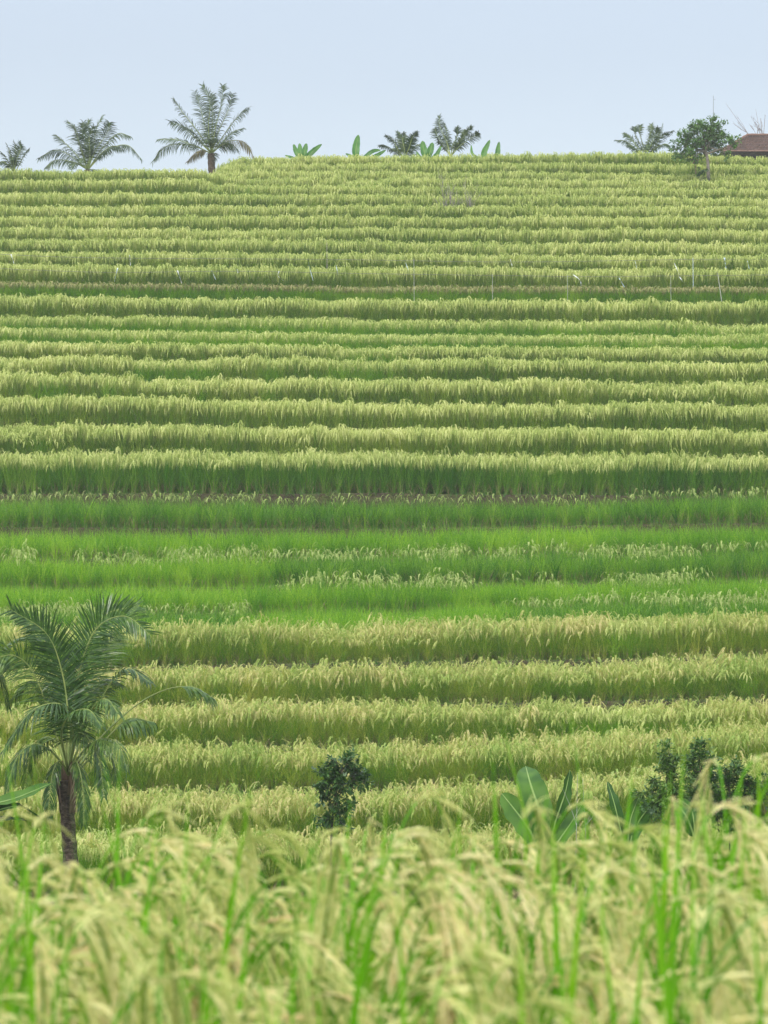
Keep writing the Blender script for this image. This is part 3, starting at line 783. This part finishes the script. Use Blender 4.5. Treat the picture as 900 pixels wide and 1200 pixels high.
# bushes on the lower right
G2 = 'dark bushes at the foot of the slope'
leafy('bush', 'dark bush at lower right with the tallest pointed top', 'bush', 48, [(822,1010),(822,940),(820,900)], [(822,866,7,0),(820,878,10,0),(814,888,11,.1),(826,892,12,-.1),(818,905,13,.1),(806,900,9,0),(832,905,10,0),(812,918,14,0),(824,925,14,0),(808,935,12,0),(828,940,14,0),(818,960,16,0),(804,955,12,0)], 0.085, 30, 'shrub2', 'bark_dark', .016, G2)
leafy('bush', 'dark bush at lower right, left of the one with the pointed top', 'bush', 47.5, [(784,1010),(784,940),(784,900)], [(782,872,7,0),(778,884,9,0),(788,890,10,.1),(776,900,12,0),(790,905,11,0),(782,918,14,0),(764,915,10,0),(756,932,12,.2),(800,912,11,-.2),(766,945,13,0),(794,925,12,0),(780,938,15,0),(790,950,15,0),(774,955,13,0)], 0.085, 30, 'shrub2', 'bark_dark', .016, G2)
leafy('bush', 'broad low bush nearest the right edge, lower right', 'bush', 48.5, [(855,1010),(855,950),(854,920)], [(850,905,11,0),(862,900,10,0),(842,912,11,.1),(872,910,11,0),(856,920,13,0),(846,928,13,0),(868,926,13,0),(888,918,12,0),(896,935,14,.2),(838,935,11,0),(828,925,12,-.3),(880,925,9,0),(858,942,15,0),(874,945,13,0),(842,955,14,0),(864,965,15,0),(838,900,6,0)], 0.085, 30, 'shrub2', 'bark_dark', .016, G2)

# bare twiggy things
def twiggy(name, label, cat, D, basepx, tips, r0, sub=3, mat='twig', group=None, spread=.25, sl=1.0):
    b = at(*basepx, D); g = ground(b.x, D); b.z = min(b.z, g + .0) if basepx[1] > 150 else b.z
    base = Vector((b.x, D, g - .05))
    mb = MB()
    def grow(p, e, r, lev):
        L_ = (e-p).length; m = p.lerp(e,.5) + Vector((rv(-.06,.06), rv(-.06,.06), rv(-.03,.06)))*L_
        C = spline([p, m, e], 6); mb.tube(C, [lerp(r, r*.3, i/5) for i in range(6)], 5, 0)
        if lev:
            for k in range(4):
                q = C[random.choice((2,3,4))]
                dv = (e-p).normalized() + Vector((rv(-1,1), rv(-1,1), rv(-.2,.9)))*.8
                grow(q, q + dv.normalized()*L_*rv(.3,.55)*sl, r*.5, lev-1)
    for x, y in tips: grow(base, at(x, y, D) + Vector((0, rv(-spread,spread), 0)), r0, sub)
    o = mb.build(name, [M[mat]], None, False, base); return tag(o, label, cat, group)
Dr = rows[27]['D'] - .5
twiggy('bare_shrub', 'leafless grey shrub with several stems among the upper terraces', 'shrub', Dr, (524,238), [(519,222),(524,218),(529,224),(515,231),(533,231)], .02, 2)
twiggy('bare_shrub', 'smaller leafless grey shrub just right of the other bare shrub', 'shrub', Dr+.4, (548,236), [(545,221),(551,224),(557,229),(541,230)], .016, 2)
twiggy('bare_tree', 'bare winter-like tree behind the tiled roof at the right edge', 'tree', Dp+32, (899,190), [(892,138),(897,134),(887,148),(905,138),(901,142)], .05, 3, sl=.62)
twiggy('dead_twig', 'white dead twig leaning beside the broad banana leaves, lower right', 'twig', 46, (664,950), [(683,912),(676,905)], .009, 1, 'whitewood', sl=.3)

# ------------------------------------------------------------------- house
def house():
    D = Dp + 25
    e0 = at(846,177,D); e1 = at(985,177,D); rg = at(876,159,D+3.2); rg1 = at(960,159,D+3.2)
    g = ground(e0.x, D)
    r = empty('house', Vector(((e0.x+e1.x)/2, D+3, g)), 'low house with clay tiled hip roof at the right edge of the skyline', 'house')
    mb = MB()
    w0 = e0.x+.9; w1 = e1.x-.9
    mb.box((w0, D+.9, g-.3), (w1, D+5.6, e0.z+.05)); wl = mb.build('wall', [M['wall']], r)
    # roof: four slopes with rows of tiles modelled as ridged strips
    z0 = e0.z; zr = rg.z; y0 = D; y1 = D+6.4; yr = D+3.2
    def slope(mb, a, b, c, d):        # eave a->b, ridge d->c ; corrugated
        n = max(12, int((b-a).length/.11)); m = 12; vs = []
        nrm = (b-a).cross(d-a).normalized()
        if nrm.z < 0: nrm = -nrm
        for j in range(m+1):
            t = j/m
            for i in range(n+1):
                u = i/n; p = a.lerp(b,u).lerp(d.lerp(c,u), t)
                vs.append(p + nrm*(.035*abs(math.sin(math.pi*i/2)) + .03*((j%2)) ))
        fs = [(j*(n+1)+i, j*(n+1)+i+1, (j+1)*(n+1)+i+1, (j+1)*(n+1)+i) for j in range(m) for i in range(n)]
        mb.add(vs, fs)
        return nrm
    A = Vector((e0.x,y0,z0)); Bv = Vector((e1.x,y0,z0)); Cc = Vector((e1.x,y1,z0)); Dd = Vector((e0.x,y1,z0))
    R0 = Vector((rg.x,yr,zr)); R1 = Vector((rg1.x,yr,zr))
    mb = MB(); slope(mb, A, Bv, R1, R0); slope(mb, Cc, Dd, R0, R1); slope(mb, Dd, A, R0, R0); slope(mb, Bv, Cc, R1, R1)
    mb.add([v - Vector((0,0,.04)) for v in (A,Bv,Cc,Dd)], [(0,3,2,1)])
    roof = mb.build('roof', [M['tile']], r)
    mb = MB()
    for p, q in ((R0,R1),(A,R0),(Bv,R1)):
        n = max(6, int((q-p).length/.3)); pts = [p.lerp(q, i/(n)) + Vector((0,0,.05)) for i in range(n+1)]
        mb.tube(pts, [.07 + .02*(i%2) for i in range(n+1)], 7)
    mb.tube([A+Vector((0,-.03,0)), Bv+Vector((0,-.03,0))], [.05,.05], 6)
    rd = mb.build('ridge_tiles', [M['tiletrim']], r); 
    mb = MB()
    for i in range(6):
        x = lerp(e0.x+.25, e1.x-.25, i/5); mb.box((x-.05, y0+.2, g-.3), (x+.05, y0+.3, z0-.08))
    mb.build('porch_posts', [M['timber']], r)
    mb = MB(); mb.box((e0.x+.15, y0+.14, z0-.2), (e1.x-.15, y0+.19, z0-.06)); mb.build('eave_board', [M['timber']], r)
house()
def mast():
    D = Dp + 20; t = at(836,112,D); g = ground(t.x, D); mb = MB()
    b = Vector((t.x, D, g))
    mb.tube([b, Vector((t.x,D,g+(t.z-g)*.6)), t], [.035,.026,.012], 6)
    mb.tube([t-Vector((.0,0,.25)), t-Vector((-.12,0,.2))], [.008,.006], 4)
    tag(mb.build('mast', [M['metal']], None, False, b), 'thin grey mast rising behind the crown of the leafy tree', 'mast')
mast()

# cloth hanging under the tree
def cloth():
    D = rows[-3]['D'] - .6; b = at(816,192,D); mb = MB(); n = 7
    def sheet(x0, x1, y0, y1, mi, ph):
        vs = []
        for j in range(n):
            for i in range(n):
                p = at(lerp(x0,x1,i/(n-1)), lerp(y0,y1,j/(n-1)) + 1.2*math.sin(i*1.3+ph), D)
                p.y += .08*math.sin(i*1.7+ph) + .05*math.cos(j*1.1); vs.append(p)
            
        mb.add(vs, [(j*n+i, j*n+i+1, (j+1)*n+i+1, (j+1)*n+i) for j in range(n-1) for i in range(n-1)], mi)
    sheet(813,819,180,187,0,0); sheet(812,818,186,191,1,1)
    mb.tube([at(815.5,204,D), at(815.5,181,D)], [.02,.015], 5, 1)
    mb.tube([at(811,182,D), at(820,181,D)], [.014,.014], 5, 1)
    tag(mb.build('scarecrow', [M['cloth'], M['cloth2']], None, False, b), 'blurry pale and reddish cloth on a stick under the left side of the leafy tree', 'scarecrow')
cloth()

# -------------------------------------------------- bird-scaring lines, posts
GP = 'posts of the bird scaring lines'; GS = 'plastic strips of the bird scaring lines'
def post(x, ytop, ybot, D, label, mat='whitewood', lean=0, r=.011):
    t = at(x+lean, ytop, D); b = at(x, ybot, D); g = ground(b.x, D); base = Vector((b.x, D, min(b.z, g+.0)))
    mb = MB(); mid = base.lerp(t,.5) + Vector((.01,0,0))
    mb.tube([base, mid, t], [r*1.1, r, r*.8], 6); tag(mb.build('post', [M[mat]], None, False, base), label, 'post', GP)
Dl = rows[21]['D'] - .3
Dl2 = rows[22]['D'] - .3
post(485,303,338,rows[20]['D']-.3,'white post left of the middle of the brown strip, tallest of the posts')
post(577,321,340,rows[20]['D']-.3,'short white post on the brown strip right of the tallest one')
post(665,322,338,rows[20]['D']-.1,'white post beside the bent strip on the brown strip')
post(786,323,347,rows[20]['D']-.3,'straight upright white post on the right part of the brown strip')
post(849,345,346,rows[20]['D']-.3,'long white stick leaning left, rightmost on the brown strip', lean=-9, r=.02) if False else None
post(850,320,346,rows[20]['D']-.3,'long white stick leaning far left, rightmost on the brown strip', lean=-9, r=.018)
post(383,284,325,Dl2,'grey wooden post standing between the two lines left of centre', 'twig', r=.012)
post(812,302,326,Dl,'pale blue post at the right of the upper line', 'blueplastic')
post(-20,292,330,Dl2,'grey wooden post at the left end of the lines', 'twig')
post(920,292,330,Dl2,'grey wooden post at the right end of the lines', 'twig')
def line(name, D, pts, label):
    P_ = [at(x, y, D) for x, y in pts]; C = spline(P_, 60); mb = MB()
    mb.tube(C, [.0065]*60, 4)
    tag(mb.build(name, [M['string']], None, False, P_[0]), label, 'string', 'bird scaring lines across the slope')
line('string', Dl2, [(-20,297),(110,302),(383,304),(600,307),(812,304),(920,304)], 'upper thin dark string stretched across the whole slope above the brown strip')
line('string', Dl-.2, [(-20,314),(120,319),(280,318),(450,321),(600,323),(700,324),(920,322)], 'lower thin dark string stretched across the slope just over the brown strip')
def tape(x0, y0, x1, y1, D, label, mat='plastic', w=.045, bend=0):
    a = at(x0, y0, D); b = at(x1, y1, D); mb = MB(); n = 8
    C = spline([a, a.lerp(b,.5) + Vector((bend, -.03, 0)), b], n); vs = []
    for i, p in enumerate(C):
        an = i*.7 + x0; sd = Vector((math.cos(an)*.6+.5, math.sin(an), 0)).normalized(); ww = w*(1 - .4*i/n)
        vs += [p-sd*ww*.5+Vector((0,.002,0)), p+sd*ww*.5+Vector((0,.002,0)), p+sd*ww*.5-Vector((0,.002,0)), p-sd*ww*.5-Vector((0,.002,0))]
    fs = []
    for i in range(n-1):
        for k in range(4): fs.append((i*4+k, i*4+(k+1)%4, i*4+4+(k+1)%4, i*4+4+k))
    mb.add(vs, fs); tag(mb.build('plastic_strip', [M[mat]], None, False, a), label, 'plastic strip', GS)
u, l = Dl2-.15, Dl-.35
tape(13,298,18,314,u,'long white strip hanging at the far left of the upper line')
tape(138,314,134,330,l,'white strip leaning left under the lower line, first from the left', 'blueplastic')
tape(152,299,153,311,u,'short white strip on the upper line, second from the left')
tape(208,317,213,332,l,'bright white strip hanging straight below the lower line, left part', w=.06)
tape(248,317,253,328,l,'faint white strip right of the bright one on the lower line','blueplastic', .03)
tape(278,316,279,320,l,'tiny white knot of plastic on the lower line', w=.08)
tape(327,318,332,329,l,'curled white strip below the lower line left of centre', bend=-.12)
tape(361,307,367,329,l,'thin pale strip running down between the lines near the grey post','blueplastic', .03)
tape(394,311,396,322,l,'faint short strip just right of the grey post','blueplastic', .025)
tape(475,307,479,318,l,'short pale strip left of the tallest post','blueplastic', .035)
tape(598,304,602,318,u,'white strip dangling from the upper line right of centre', w=.04)
tape(672,322,681,335,rows[20]['D']-.1,'white bent strip trailing from the post on the brown strip', w=.06, bend=.1)
tape(725,325,732,337,l,'white strip slanting right under the lower line','blueplastic', .045)
tape(744,305,748,323,u,'bluish white strip hanging from the upper line on the right', 'blueplastic', .05)
tape(790,308,796,322,l,'pale strip slanting towards the straight upright post', 'plastic', .035)
tape(796,324,800,330,l,'short tail of white plastic under the slanting pale strip', 'plastic', .05)
tape(849,302,851,317,u,'wide blue and white strip, brightest on the right of the upper line', 'blueplastic', .12)
tape(875,303,878,315,u,'thin pale strip, rightmost on the upper line','blueplastic', .04)

# ---------------------------------------------------------------- light, sky
w = bpy.data.worlds.new('World'); scene.world = w; w.use_nodes = True
nt = w.node_tree; N = nt.nodes; L = nt.links; N.clear()
out = N.new('ShaderNodeOutputWorld')
SUN_EL, SUN_AZ = math.radians(42), math.radians(205)    # azimuth clockwise from +Y
sky = N.new('ShaderNodeTexSky'); sky.sky_type = 'NISHITA'; sky.sun_disc = False
sky.sun_elevation = SUN_EL; sky.sun_rotation = SUN_AZ
b1 = N.new('ShaderNodeBackground'); b1.inputs[1].default_value = .05; L.new(sky.outputs[0], b1.inputs[0])
tc = N.new('ShaderNodeTexCoord'); sx = N.new('ShaderNodeSeparateXYZ'); L.new(tc.outputs['Generated'], sx.inputs[0])
rp = N.new('ShaderNodeValToRGB'); e = rp.color_ramp.elements
e[0].position = 0; e[0].color = (.69,.73,.765,1)
e[1].position = 1; e[1].color = (1,1,1,1)
for pos, c in ((.06,(.685,.73,.77)), (.17,(.545,.585,.65)), (.30,(.62,.70,.80)), (.55,(.9,.93,.96))):
    q = e.new(pos); q.color = (*c, 1)
cn = N.new('ShaderNodeTexNoise'); cn.inputs['Scale'].default_value = 2.2; cn.inputs['Detail'].default_value = 4
mp = N.new('ShaderNodeMapping'); mp.inputs['Scale'].default_value = (1,1,5); L.new(tc.outputs['Generated'], mp.inputs[0]); L.new(mp.outputs[0], cn.inputs['Vector'])
ad = N.new('ShaderNodeMath'); ad.operation = 'MULTIPLY_ADD'; ad.inputs[1].default_value = .09; L.new(cn.outputs['Fac'], ad.inputs[0]); L.new(sx.outputs['Z'], ad.inputs[2])
sb = N.new('ShaderNodeMath'); sb.operation = 'SUBTRACT'; sb.inputs[1].default_value = .045; L.new(ad.outputs[0], sb.inputs[0]); L.new(sb.outputs[0], rp.inputs[0])
st = N.new('ShaderNodeMapRange'); st.inputs[1].default_value = .2; st.inputs[2].default_value = .9; st.inputs[3].default_value = .88; st.inputs[4].default_value = 1.75
L.new(sx.outputs['Z'], st.inputs[0])
b2 = N.new('ShaderNodeBackground'); L.new(rp.outputs[0], b2.inputs[0]); L.new(st.outputs[0], b2.inputs[1])
asd = N.new('ShaderNodeAddShader'); L.new(b1.outputs[0], asd.inputs[0]); L.new(b2.outputs[0], asd.inputs[1])
L.new(asd.outputs[0], out.inputs['Surface'])

sl = bpy.data.lights.new('sun', 'SUN'); sl.energy = 2.4; sl.angle = math.radians(12); sl.color = (1,.96,.88)
so = link(bpy.data.objects.new('sun', sl))
sd = Vector((math.sin(SUN_AZ)*math.cos(SUN_EL), math.cos(SUN_AZ)*math.cos(SUN_EL), math.sin(SUN_EL)))
so.rotation_euler = (-sd).to_track_quat('-Z', 'Y').to_euler(); so.location = sd*60

# haze
hm = bpy.data.materials.new('haze'); hm.use_nodes = True; hm.node_tree.nodes.clear()
ho = hm.node_tree.nodes.new('ShaderNodeOutputMaterial'); pv = hm.node_tree.nodes.new('ShaderNodeVolumePrincipled')
pv.inputs['Color'].default_value = (.95,.97,1,1); pv.inputs['Density'].default_value = .0005; pv.inputs['Anisotropy'].default_value = .2
hm.node_tree.links.new(pv.outputs[0], ho.inputs['Volume'])
mb = MB(); mb.box((-340,-70,-30), (340,430,32)); hz = mb.build('haze', [hm]); tag(hz, 'thin pale air haze over the slope', None, None, 'stuff')

# ------------------------------------------------------------------- camera
cam = bpy.data.cameras.new('camera'); co = link(bpy.data.objects.new('camera', cam))
co.location = (0,0,0); co.rotation_euler = (math.pi/2 + TH, 0, 0)
cam.sensor_fit = 'HORIZONTAL'; cam.sensor_width = 36; cam.lens = 36*F/900
cam.clip_start = .1; cam.clip_end = 3000
cam.dof.use_dof = True; cam.dof.focus_distance = 85; cam.dof.aperture_fstop = 15
scene.camera = co
vs = scene.view_settings; vs.view_transform = 'Standard'; vs.look = 'None'; vs.exposure = 0; vs.gamma = 1; vs.use_curve_mapping = False
scene.render.engine = 'CYCLES'
c = scene.cycles; c.max_bounces = 8; c.diffuse_bounces = 4; c.transmission_bounces = 4; c.transparent_max_bounces = 6; c.volume_bounces = 1
